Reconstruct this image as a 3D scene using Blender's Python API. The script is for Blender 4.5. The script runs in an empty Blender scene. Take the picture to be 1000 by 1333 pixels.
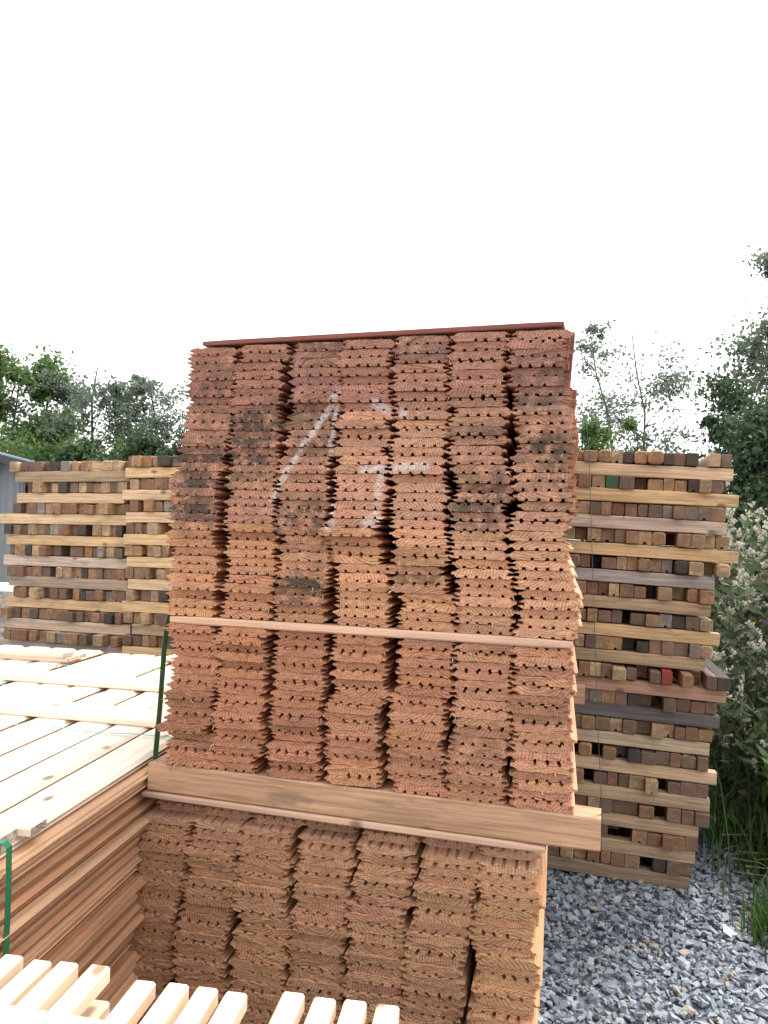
import bpy, math, random
import numpy as np
from mathutils import Vector, Matrix
R = math.radians
random.seed(7); rng = np.random.default_rng(7)
S = bpy.context.scene
COL = S.collection

# ------------------------------------------------------------------ camera
TH = R(16.4)                                  # the camera looks 16.4 degrees left of the boards' end normal (+Y)
PITCH, ROLL = R(1.38), R(1.5)
CAM_Z = 1.6
fw = Vector((-math.sin(TH)*math.cos(PITCH), math.cos(TH)*math.cos(PITCH), math.sin(PITCH)))
r0 = Vector((math.cos(TH), math.sin(TH), 0)); u0 = r0.cross(fw)
cr = r0*math.cos(ROLL) + u0*math.sin(ROLL); cu = u0*math.cos(ROLL) - r0*math.sin(ROLL)
cam_d = bpy.data.cameras.new('camera'); cam = bpy.data.objects.new('camera', cam_d); COL.objects.link(cam)
m = Matrix.Identity(4)
for i in range(3):
    m[i][0] = cr[i]; m[i][1] = cu[i]; m[i][2] = -fw[i]
m[0][3], m[1][3], m[2][3] = 0, 0, CAM_Z
cam.matrix_world = m
cam_d.sensor_fit = 'VERTICAL'; cam_d.sensor_height = 24.0; cam_d.lens = 24.0*1000/1333
cam_d.clip_start = 0.05; cam_d.clip_end = 800
S.camera = cam

# ------------------------------------------------------------------ sky, sun, exposure
SUN_EL, SUN_AZ = R(58), R(28)                 # high, behind the stacks and to the right (azimuth from +Y towards +X)
w = bpy.data.worlds.new('World'); S.world = w; w.use_nodes = True
nt = w.node_tree; nt.nodes.clear()
sky = nt.nodes.new('ShaderNodeTexSky'); sky.sky_type = 'NISHITA'; sky.sun_disc = False
sky.sun_elevation = SUN_EL; sky.sun_rotation = SUN_AZ
sky.air_density = 1.0; sky.dust_density = 4.0; sky.ozone_density = 1.0
hs = nt.nodes.new('ShaderNodeHueSaturation'); hs.inputs['Saturation'].default_value = 0.12
mx = nt.nodes.new('ShaderNodeMix'); mx.data_type = 'RGBA'; mx.inputs['Factor'].default_value = 0.6
mx.inputs['B'].default_value = (7.2, 7.3, 7.5, 1)       # the even white cloud layer over the whole sky
bg = nt.nodes.new('ShaderNodeBackground'); bg.inputs['Strength'].default_value = 0.13
wo = nt.nodes.new('ShaderNodeOutputWorld')
nt.links.new(sky.outputs[0], hs.inputs['Color']); nt.links.new(hs.outputs[0], mx.inputs['A'])
nt.links.new(mx.outputs['Result'], bg.inputs['Color']); nt.links.new(bg.outputs[0], wo.inputs['Surface'])
sd = bpy.data.lights.new('sun', 'SUN'); sd.energy = 1.4; sd.angle = R(14); sd.color = (1.0, 0.96, 0.9)
so = bpy.data.objects.new('sun', sd); COL.objects.link(so)
tosun = Vector((math.sin(SUN_AZ)*math.cos(SUN_EL), math.cos(SUN_AZ)*math.cos(SUN_EL), math.sin(SUN_EL)))
so.rotation_euler = (-tosun).to_track_quat('-Z', 'Y').to_euler()
S.view_settings.view_transform = 'Standard'; S.view_settings.look = 'None'
S.view_settings.gamma = 1.0; S.view_settings.use_curve_mapping = False
S.view_settings.exposure = 1.4

# ------------------------------------------------------------------ helpers
def cw(px, Z, z=0.0):
    """world point that lies Z metres ahead of the camera in the direction of photo column px, at height z"""
    xc = (px-500)/1000*Z
    return Vector((r0.x*xc - math.sin(TH)*Z, r0.y*xc + math.cos(TH)*Z, z))
def link(o, parent=None):
    COL.objects.link(o)
    if parent: o.parent = parent
    return o
def tag(o, label=None, cat=None, group=None, kind=None):
    if label: o['label'] = label
    if cat: o['category'] = cat
    if group: o['group'] = group
    if kind: o['kind'] = kind
    return o
def empty(name, loc, rot=(0,0,0)):
    o = bpy.data.objects.new(name, None); o.empty_display_size = .1
    o.location = loc; o.rotation_euler = rot; return link(o)
def mesh_obj(name, me, parent=None, loc=(0,0,0), rot=(0,0,0), scale=None, color=None):
    o = bpy.data.objects.new(name, me); o.location = loc; o.rotation_euler = rot
    if scale: o.scale = scale
    if color: o.color = (*color, 1)
    return link(o, parent)
def attr(me, name, typ, data):
    a = me.attributes.new(name, typ, 'POINT')
    key = {'FLOAT': 'value', 'FLOAT_VECTOR': 'vector', 'FLOAT_COLOR': 'color'}[typ]
    a.data.foreach_set(key, np.asarray(data, dtype=np.float32).ravel())
def npmesh(name, V, F, mats, smooth=False):
    """V (n,3); F (m,k) of equal face size"""
    me = bpy.data.meshes.new(name); V = np.asarray(V, np.float32); F = np.asarray(F, np.int32)
    k = F.shape[1]
    me.vertices.add(len(V)); me.vertices.foreach_set('co', V.ravel())
    me.loops.add(F.size); me.loops.foreach_set('vertex_index', F.ravel())
    me.polygons.add(len(F)); me.polygons.foreach_set('loop_start', np.arange(0, F.size, k, dtype=np.int32))
    for mt in mats: me.materials.append(mt)
    me.update(calc_edges=True); me.validate()
    me.polygons.foreach_set('use_smooth', np.full(len(F), smooth))
    return me

# ------------------------------------------------------------------ materials
class NB:
    def __init__(s, name):
        s.m = bpy.data.materials.new(name); s.m.use_nodes = True; s.t = s.m.node_tree; s.t.nodes.clear()
        s.out = s.n('ShaderNodeOutputMaterial')
    def n(s, typ, **kw):
        x = s.t.nodes.new(typ)
        for k, v in kw.items(): setattr(x, k, v)
        return x
    def put(s, sock, v):
        if isinstance(v, bpy.types.NodeSocket): s.t.links.new(v, sock)
        elif v is not None: sock.default_value = v
    def math(s, op, a, b=None, c=None, clamp=False):
        x = s.n('ShaderNodeMath', operation=op, use_clamp=clamp)
        s.put(x.inputs[0], a); s.put(x.inputs[1], b); s.put(x.inputs[2], c); return x.outputs[0]
    def vm(s, op, a, b=None):
        x = s.n('ShaderNodeVectorMath', operation=op); s.put(x.inputs[0], a); s.put(x.inputs[1], b)
        return x.outputs['Value'] if op in ('LENGTH', 'DOT_PRODUCT', 'DISTANCE') else x.outputs[0]
    def scale(s, a, f):
        x = s.n('ShaderNodeVectorMath', operation='SCALE'); s.put(x.inputs[0], a); s.put(x.inputs['Scale'], f); return x.outputs[0]
    def comb(s, x, y, z):
        c = s.n('ShaderNodeCombineXYZ'); s.put(c.inputs[0], x); s.put(c.inputs[1], y); s.put(c.inputs[2], z); return c.outputs[0]
    def sep(s, v):
        c = s.n('ShaderNodeSeparateXYZ'); s.put(c.inputs[0], v); return c.outputs
    def noise(s, v, sc, det=3, rough=.55, dist=0):
        x = s.n('ShaderNodeTexNoise'); s.put(x.inputs['Vector'], v); s.put(x.inputs['Scale'], sc)
        x.inputs['Detail'].default_value = det; x.inputs['Roughness'].default_value = rough
        x.inputs['Distortion'].default_value = dist; return x.outputs[0]
    def mr(s, v, a, b, c=0., d=1., smooth=True):
        x = s.n('ShaderNodeMapRange'); x.interpolation_type = 'SMOOTHSTEP' if smooth else 'LINEAR'
        for i, q in enumerate((v, a, b, c, d)): s.put(x.inputs[i], q)
        return x.outputs[0]
    def mix(s, f, a, b, mode='MIX'):
        x = s.n('ShaderNodeMix', data_type='RGBA', blend_type=mode); s.put(x.inputs['Factor'], f)
        s.put(x.inputs['A'], a if not isinstance(a, tuple) else (*a, 1)); s.put(x.inputs['B'], b if not isinstance(b, tuple) else (*b, 1))
        return x.outputs['Result']
    def grey(s, v):
        return s.comb(v, v, v)
    def attr(s, name, out='Vector'):
        x = s.n('ShaderNodeAttribute', attribute_name=name); return x.outputs[out]
    def oinfo(s, out):
        x = s.n('ShaderNodeObjectInfo'); return x.outputs[out]
    def obj(s):
        return s.n('ShaderNodeTexCoord').outputs['Object']
    def pos(s):
        return s.n('ShaderNodeNewGeometry').outputs['Position']
    def bump(s, h, strength=.5, dist=.002):
        x = s.n('ShaderNodeBump'); x.inputs['Strength'].default_value = strength; x.inputs['Distance'].default_value = dist
        s.put(x.inputs['Height'], h); return x.outputs[0]
    def bsdf(s, col, rough=.75, normal=None, spec=.3, metal=0):
        x = s.n('ShaderNodeBsdfPrincipled'); s.put(x.inputs['Base Color'], col if not isinstance(col, tuple) else (*col, 1))
        s.put(x.inputs['Roughness'], rough); x.inputs['Specular IOR Level'].default_value = spec; x.inputs['Metallic'].default_value = metal
        if normal: s.put(x.inputs['Normal'], normal)
        s.t.links.new(x.outputs[0], s.out.inputs['Surface']); return s.m

PAINT = [((-.673,1.947),(-.852,1.674),.0085,.62), ((-.676,1.941),(-.690,1.774),.007,.5), ((-.690,1.774),(-.676,1.60),.009,.45),
         ((-.60,1.752),(-.437,1.762),.011,.62), ((-.573,1.919),(-.545,1.905),.013,.5), ((-.551,1.764),(-.567,1.61),.009,.5),
         ((-.585,1.62),(-.560,1.626),.016,.55), ((-.50,1.895),(-.495,1.885),.010,.4)]

def end_grain(name, unique, paint=False, period=.0052, contrast=.42, bump=.9):
    """sawn end grain: rings about a random pith, torn fibres, dirt. unique: tint/dirt/rnd are stored on the mesh; else on the object."""
    b = NB(name)
    loc = b.attr('loc')
    if unique:
        r = b.attr('rnd', 'Fac'); tint = b.attr('tint', 'Color'); dirt = b.attr('dirt', 'Fac')
    else:
        r = b.oinfo('Random'); tint = b.oinfo('Color'); dirt = .6
    u, _, v = b.sep(loc)
    r1 = b.math('FRACT', b.math('MULTIPLY', r, 17.31)); r2 = b.math('FRACT', b.math('MULTIPLY', r, 41.77)); r3 = b.math('FRACT', b.math('MULTIPLY', r, 71.9))
    cx = b.math('MULTIPLY_ADD', r1, .22, -.11); cz = b.math('MULTIPLY_ADD', r2, .24, -.12)
    p = b.comb(b.math('SUBTRACT', u, cx), b.math('MULTIPLY', r3, 5.), b.math('SUBTRACT', v, cz))
    n1 = b.noise(b.vm('ADD', loc, b.scale(b.comb(1, 2, 3), b.math('MULTIPLY', r, 9.))), 42, 2)
    d = b.vm('LENGTH', b.comb(b.math('SUBTRACT', u, cx), 0., b.math('SUBTRACT', v, cz)))
    d = b.math('MULTIPLY_ADD', n1, .006, d)
    per = b.math('MULTIPLY_ADD', r3, period, period*.7)
    ring = b.math('MULTIPLY_ADD', b.math('SINE', b.math('MULTIPLY', b.math('DIVIDE', d, per), 6.283)), .5, .5)
    ring = b.mr(ring, .35, .95)
    brk = b.mr(b.noise(loc, 130, 2), .38, .62, .25, 1.)          # saw tears break the rings up
    ring = b.math('MULTIPLY', ring, brk)
    pw = b.pos()
    fine = b.noise(pw, 420, 3, .7); fuzz = b.noise(pw, 150, 3, .65); blotch = b.noise(pw, 9, 3)
    f = b.math('MULTIPLY', b.math('SUBTRACT', 1.12, b.math('MULTIPLY', ring, contrast)), b.math('MULTIPLY_ADD', fine, .55, .72))
    f = b.math('MULTIPLY', f, b.math('MULTIPLY_ADD', fuzz, .5, .75))
    col = b.vm('MULTIPLY', tint, b.grey(f))
    fl = b.math('MULTIPLY', b.mr(b.noise(b.vm('MULTIPLY', pw, (1., 1., 1.6)), 190, 2, .6), .60, .74), .34)
    col = b.mix(fl, col, b.vm('MULTIPLY', b.vm('ADD', tint, (.16, .17, .15)), (1.1, 1.1, 1.1)))
    dk = b.math('MULTIPLY', b.mr(b.noise(pw, 120, 2, .7), .62, .76), .55)
    col = b.mix(dk, col, b.vm('MULTIPLY', tint, (.42, .36, .34)))
    dm = b.math('MULTIPLY', b.mr(b.noise(pw, 26, 4, .7), .30, .58), dirt)
    dm = b.math('MULTIPLY', dm, b.mr(blotch, .3, .6, .6, 1.05), clamp=True)
    col = b.mix(dm, col, (.105, .08, .062))
    if paint:
        x, _, z = b.sep(pw); q = b.comb(x, 0., z); acc = None
        for (a0, a1), (b0, b1), wd, st in PAINT:
            A = Vector((a0, 0, a1)); D = Vector((b0, 0, b1)) - A; L2 = max(D.dot(D), 1e-6)
            rel = b.vm('SUBTRACT', q, tuple(A))
            t = b.math('DIVIDE', b.vm('DOT_PRODUCT', rel, tuple(D)), L2, clamp=True)
            dist = b.vm('DISTANCE', rel, b.scale(b.comb(*tuple(D)), t))
            mk = b.math('MULTIPLY', b.mr(dist, wd*.35, wd*1.5, 1., 0.), st)
            acc = mk if acc is None else b.math('MAXIMUM', acc, mk)
        acc = b.math('MULTIPLY', acc, b.mr(b.noise(pw, 85, 3, .7), .33, .60, .25, 1.2), clamp=True)
        col = b.mix(acc, col, (.78, .75, .72))
    h = b.math('ADD', b.math('MULTIPLY', ring, -.6), b.math('ADD', b.math('MULTIPLY', fine, .8), b.math('MULTIPLY', fuzz, 1.3)))
    return b.bsdf(col, .88, b.bump(h, bump, .0035), .15)

def side_grain(name, unique=False, knots=True, contrast=.35, rough=.72, stain=0.):
    """long grain along local Y of the attribute loc"""
    b = NB(name); loc = b.attr('loc')
    if unique: r = b.attr('rnd', 'Fac'); tint = b.attr('tint', 'Color')
    else: r = b.oinfo('Random'); tint = b.oinfo('Color')
    off = b.vm('ADD', loc, b.scale(b.comb(3., 11., 7.), b.math('MULTIPLY', r, 13.)))
    st = b.vm('MULTIPLY', off, (1., .03, 1.))
    g1 = b.noise(st, 95, 4, .65, .5); g2 = b.noise(st, 420, 3, .6); blot = b.noise(b.vm('MULTIPLY', off, (1., .25, 1.)), 9, 3)
    k = b.math('MULTIPLY_ADD', b.mr(g1, .32, .68), -contrast, 1.12)
    k = b.math('MULTIPLY', k, b.math('MULTIPLY_ADD', g2, .5, .75)); k = b.math('MULTIPLY', k, b.math('MULTIPLY_ADD', blot, .6, .7))
    col = b.vm('MULTIPLY', tint, b.grey(k))
    if knots:
        vo = b.n('ShaderNodeTexVoronoi'); b.put(vo.inputs['Vector'], b.vm('MULTIPLY', off, (1., .55, 1.))); vo.inputs['Scale'].default_value = 8.5
        kn = b.mr(vo.outputs['Distance'], .05, .13, .75, 0.)
        col = b.mix(kn, col, (.13, .06, .03))
    if stain:
        w1 = b.mr(b.noise(b.vm('MULTIPLY', off, (1., .22, 1.)), 22, 4, .7), .52, .72, 0., stain)
        col = b.mix(w1, col, (.12, .09, .07))
        w2 = b.mr(b.noise(b.vm('MULTIPLY', off, (1., .5, 1.)), 75, 3, .7), .64, .74, 0., stain)
        col = b.mix(w2, col, (.07, .05, .04))
        saw = b.noise(b.vm('MULTIPLY', off, (.15, 1., .15)), 240, 2, .6)
        g2 = b.math('ADD', g2, b.math('MULTIPLY', saw, .8))
    h = b.math('ADD', g1, b.math('MULTIPLY', g2, .7))
    return b.bsdf(col, rough, b.bump(h, .35, .0015), .25)

def leaf_mat(name, c1, c2, trans=.35, rough=.55):
    b = NB(name); r = b.attr('rnd', 'Fac')
    col = b.mix(r, c1, c2)
    p = b.n('ShaderNodeBsdfPrincipled'); b.put(p.inputs['Base Color'], col); p.inputs['Roughness'].default_value = rough; p.inputs['Specular IOR Level'].default_value = .3
    t = b.n('ShaderNodeBsdfTranslucent'); b.put(t.inputs['Color'], col)
    m_ = b.n('ShaderNodeMixShader'); m_.inputs[0].default_value = trans
    b.t.links.new(p.outputs[0], m_.inputs[1]); b.t.links.new(t.outputs[0], m_.inputs[2]); b.t.links.new(m_.outputs[0], b.out.inputs['Surface'])
    return b.m
def plain(name, col, rough=.6, metal=0, var=.25, sc=40):
    b = NB(name); n = b.noise(b.obj(), sc, 4, .6)
    return b.bsdf(b.vm('MULTIPLY', b.comb(*col), b.grey(b.math('MULTIPLY_ADD', n, 2*var, 1-var))), rough, b.bump(n, .2, .002), .4, metal)

M_END = end_grain('board_end_grain', True, paint=True)
M_END2 = end_grain('board_end_grain_plain', True)
M_ENDS = end_grain('timber_end_grain', False, contrast=.5, period=.0045, bump=.6)
M_SIDEU = side_grain('board_long_grain', True, knots=False)
M_SIDE = side_grain('timber_long_grain', False, contrast=.45, stain=.5)
M_SIDEC = side_grain('planed_long_grain', False, knots=True, contrast=.22, rough=.6)
M_GREEN = plain('green_strap', (.02, .17, .075), .35, 0, .15)
M_DKGREEN = plain('dark_green_strap', (.02, .055, .035), .35, 0, .15)
M_TEAL = plain('pale_green_strap', (.12, .38, .33), .35, 0, .15)

# ------------------------------------------------------------------ ground
def ground_mat():
    b = NB('gravelly_ground'); p = b.pos()
    vo = b.n('ShaderNodeTexVoronoi'); b.put(vo.inputs['Vector'], p); vo.inputs['Scale'].default_value = 38; vo.inputs['Randomness'].default_value = 1
    d = vo.outputs['Distance']; rc = b.sep(vo.outputs['Color'])[0]
    stone = b.mix(rc, (.10, .115, .14), (.26, .285, .33))
    n = b.noise(p, 3, 4, .6)
    soil = b.mix(b.noise(p, 40, 4, .7), (.05, .042, .03), (.12, .10, .07))
    x, y, z = b.sep(p)
    # soil and sparse green away from the graded yard
    far = b.mr(b.math('ADD', b.math('MULTIPLY_ADD', n, 1.2, x), b.math('MULTIPLY', y, .18)), 1.6, 2.4)
    col = b.mix(far, stone, soil)
    return b.bsdf(col, .85, b.bump(b.math('SUBTRACT', 1, d), .8, .02), .25)
V = []; F = []
n = 40; ext = 260.
g = [math.copysign(abs(t)**3, t)*ext for t in np.linspace(-1, 1, n)]
for j in range(n):
    for i in range(n):
        V.append((g[i], g[j]+3, -0.012))
for j in range(n-1):
    for i in range(n-1): F.append((j*n+i, j*n+i+1, (j+1)*n+i+1, (j+1)*n+i))
ground = mesh_obj('ground', npmesh('ground', V, F, [ground_mat()])); tag(ground, 'bluish grey crushed stone yard ground running under the timber stacks', 'ground', kind='structure')

# ------------------------------------------------------------------ tongue and groove boards
def prof(Wd, T, mirror, flip, rg, jit=.0007, tl=.0095):
    """outline of a board end, seen from -Y: tongue, groove lips, chamfers, four relief grooves underneath"""
    h = T/2; P = []
    gr = [-.041+rg.normal(0,.002), -.014+rg.normal(0,.002), .014+rg.normal(0,.002), .041+rg.normal(0,.002)]
    if rg.random() < .4: gr = gr[:3]
    gd = T*rg.uniform(.20, .33)
    P.append((-Wd/2+.004, -h))
    for gx in gr:
        P += [(gx-.0052, -h), (gx-.0030, -h+gd), (gx+.0006, -h+gd*1.15), (gx+.0030, -h+gd*.85), (gx+.0052, -h)]
    P += [(Wd/2-.006, -h), (Wd/2-.001, -h+.004), (Wd/2, -.0035), (Wd/2+tl*.8, -.0032), (Wd/2+tl, 0.), (Wd/2+tl*.75, .0026), (Wd/2-.001, .0034), (Wd/2-.003, h-.005), (Wd/2-.011, h)]
    for x in np.linspace(Wd/2-.022, -Wd/2+.02, 9): P.append((x+rg.normal(0,.002), h+rg.normal(0, jit)))
    P += [(-Wd/2+.008, h), (-Wd/2-.001, h-.0052), (-Wd/2-.006, .0042), (-Wd/2+.007, .0036), (-Wd/2+.0075, -.0036), (-Wd/2-.0085, -.0044), (-Wd/2-.002, -h+.003)]
    P = [(x+rg.normal(0, jit*.8), z+rg.normal(0, jit*.5)) for x, z in P]
    if mirror: P = [(-x, z) for x, z in P][::-1]
    if flip: P = [(x, -z) for x, z in P][::-1]
    return P
def board_geo(P, L, rg, yj=.0012, ex=.45):
    n = len(P)
    Vf = [(x, rg.normal(0, yj), z) for x, z in P]; Vb = [(x, L, z) for x, z in P]
    Fs = [list(range(n)), list(range(2*n-1, n-1, -1))]
    Fs += [[(i+1) % n, i, n+i, n+(i+1) % n] for i in range(n)]
    mi = [0, 0] + [1]*n
    return Vf+Vb, Fs, mi
def board_mesh(name, V, Fs, mi, mats, loc, tint=None, rnd=None, dirt=None):
    me = bpy.data.meshes.new(name); me.from_pydata(V, [], Fs)
    for mt in mats: me.materials.append(mt)
    me.polygons.foreach_set('material_index', mi)
    attr(me, 'loc', 'FLOAT_VECTOR', loc)
    if tint is not None:
        attr(me, 'tint', 'FLOAT_COLOR', tint); attr(me, 'rnd', 'FLOAT', rnd); attr(me, 'dirt', 'FLOAT', dirt)
    me.update(); return me

def box_geo(x0, x1, y0, y1, z0, z1, c=.003):
    """box with chamfered long edges and ends"""
    V = []; F = []
    def ring(y, i):
        xs0, xs1, zs0, zs1 = x0+i, x1-i, z0+i, z1-i
        return [(xs0+c, y, zs0), (xs1-c, y, zs0), (xs1, y, zs0+c), (xs1, y, zs1-c), (xs1-c, y, zs1), (xs0+c, y, zs1), (xs0, y, zs1-c), (xs0, y, zs0+c)]
    for y, i in ((y0, c*.6), (y0+c*.6, 0), (y1-c*.6, 0), (y1, c*.6)): V += ring(y, i)
    F.append(list(range(8))); F.append(list(range(31, 23, -1))); mi = [0, 0]
    for k in range(3):
        for j in range(8):
            a = k*8+j; bq = k*8+(j+1) % 8
            F.append([bq, a, a+8, bq+8]); mi.append(1)
    return V, F, mi
def timber_along_y(name, w_, L, h, mats, c=.003, warp=0., rg=random):
    V, F, mi = box_geo(-w_/2, w_/2, 0, L, 0, h, c)
    return board_mesh(name, V, F, mi, mats, V)
def timber_along_x(name, L, d, h, mats, c=.003, rough=0.):
    """beam along +X, its front at y=0; loc is turned so the grain runs along the beam"""
    V, F, mi = box_geo(0, d, 0, L, 0, h, c)
    V = [(x + random.uniform(-rough, rough), y, z + random.uniform(-rough, rough)) for x, y, z in V]
    loc = V
    W_ = [(y, x, z) for x, y, z in V]; F = [f[::-1] for f in F]
    return board_mesh(name, W_, F, mi, mats, loc)
def long_plank(name, L, d, h, mats, c=.003, bow=.0, rough=.0, seed=0):
    """beam along +X with 14 sections so it can bow and have uneven sawn edges"""
    rg = np.random.default_rng(seed); n = 15; V = []; loc = []; F = []; mi = []
    ph = rg.uniform(0, 6)
    wv = np.cumsum(rg.normal(0, rough, n)); wv -= np.linspace(wv[0], wv[-1], n); wt = np.cumsum(rg.normal(0, rough, n)); wt -= np.linspace(wt[0], wt[-1], n)
    for k in range(n):
        x = L*k/(n-1); s = math.sin(math.pi*k/(n-1))*bow
        i = c*.6 if k in (0, n-1) else 0
        zz0, zz1 = 0+i+min(0, wv[k]*.0), h-i+wt[k]
        sec = [(c, zz0+max(0, wv[k])), (d-c, zz0), (d, zz0+c), (d, zz1-c), (d-c, zz1), (c, zz1), (i, zz1-c), (i, zz0+c+max(0, wv[k]))]
        for y, z in sec: V.append((x, y+s, z)); loc.append((y, x, z))
    F.append(list(range(8))[::-1]); F.append(list(range((n-1)*8, n*8))); mi += [0, 0]
    for k in range(n-1):
        for j in range(8):
            a = k*8+j; b_ = k*8+(j+1) % 8
            F.append([a, b_, b_+8, a+8]); mi.append(1)
    return board_mesh(name, V, F, mi, mats, loc)
def strap_mesh(name, pts, wdt, th, mat, axis='y'):
    """flat band of width wdt (along Y) and thickness th following (x,z) points"""
    n = len(pts); V = []; F = []
    for i, (x, y, z) in enumerate(pts):
        a = Vector(pts[max(i-1, 0)]); b_ = Vector(pts[min(i+1, n-1)]); t = (b_-a).normalized()
        wv = Vector((0, 1, 0)) if axis == 'y' else Vector((1, 0, 0))
        nn = t.cross(wv).normalized()*th/2; wv = wv*wdt/2; p = Vector((x, y, z))
        V += [p-wv-nn, p+wv-nn, p+wv+nn, p-wv+nn]
    for i in range(n-1):
        for j in range(4):
            a = i*4+j; b_ = i*4+(j+1) % 4; F.append((a, b_, b_+4, a+4))
    F.append((3, 2, 1, 0)); F.append((n*4-4, n*4-3, n*4-2, n*4-1))
    me = bpy.data.meshes.new(name); me.from_pydata([tuple(v) for v in V], [], F); me.materials.append(mat); me.update(); return me

SKEW = R(3.7)                    # the boards run back slightly to the left of the end face's normal
def splinters(name, spots, mat, parent, rg, n, col=(.62, .42, .28)):
    V = []; F = []
    for i in range(n):
        x, y, z = spots[rg.integers(len(spots))]
        L = rg.uniform(.005, .019); a = rg.uniform(-2.6, -.5); wd = rg.uniform(.0006, .0016)
        d = np.array([math.cos(a), rg.uniform(-.5, -.1), math.sin(a)])*L; p = np.array([x, y-.001, z]); s = np.array([-math.sin(a), 0, math.cos(a)])*wd
        k = len(V); V += [p-s, p+s, p+d, p+np.array([0, .0012, 0])]
        F += [(k, k+1, k+2), (k+1, k+3, k+2), (k+3, k, k+2)]
    me = npmesh(name, V, F, [mat]); nV = len(me.vertices)
    attr(me, 'loc', 'FLOAT_VECTOR', np.array(V)); attr(me, 'rnd', 'FLOAT', np.full(nV, .3))
    attr(me, 'tint', 'FLOAT_COLOR', np.tile((*col, 1), (nV, 1))); attr(me, 'dirt', 'FLOAT', np.zeros(nV))
    o = mesh_obj(name, me, parent); o['kind'] = 'stuff'; return o

def seam(table, z):
    zs = sorted(table)
    return [float(np.interp(z, zs, [table[q][i] for q in zs])) for i in range(8)]

# ---- the upper pack
UP_Y = 1.84
UP = {2.08: [-1.097,-.959,-.804,-.666,-.523,-.380,-.235,-.092], 1.65: [-1.160,-.991,-.830,-.680,-.530,-.385,-.220,-.062],
      1.40: [-1.140,-.990,-.835,-.675,-.520,-.360,-.203,-.065], .96: [-1.161,-.999,-.845,-.676,-.523,-.369,-.217,-.059]}
def up_tint(x, z, rg):
    # weathering of the real pack: redder at the top, clean and orange in the middle band, deep red-brown below the lath
    if z > 1.90: c = np.array((.48, .235, .162))
    elif z > 1.60: c = np.array((.60, .315, .202))
    elif z > 1.345: c = np.array((.64, .33, .185))
    else: c = np.array((.55, .262, .150))
    if x < -.75: c = c*np.array((.93, .9, .9))
    if x > -.38 and z < 1.6: c = c*np.array((1.05, 1.1, 1.12))
    c = c*rg.normal(1, .085)*np.array((1, rg.normal(1, .02), rg.normal(1, .03)))
    return c
DIRT = [(-1.09,1.72,.08,.12,.95), (-.92,1.80,.10,.10,.6), (-.76,1.62,.08,.06,.6), (-.78,1.88,.12,.09,.55), (-.30,1.68,.07,.07,.75), (-.14,1.78,.09,.10,.6),
        (-.14,1.96,.08,.06,.7), (-.75,1.45,.06,.05,.55), (-.44,1.50,.05,.04,.5), (-.75,2.05,.10,.05,.7), (-1.02,1.98,.08,.08,.45), (-.28,1.08,.08,.05,.4),
        (-.45,2.05,.06,.03,.6), (-.30,1.84,.05,.05,.4), (-.10,1.22,.06,.05,.4), (-.26,1.36,.03,.03,.4), (-1.08,1.06,.06,.1,.3)]
def up_dirt(x, z):
    return min(1, .16+1.35*sum(a*math.exp(-((x-cx)/sx)**2-((z-cz)/sz)**2) for cx, cz, sx, sz, a in DIRT))

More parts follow.
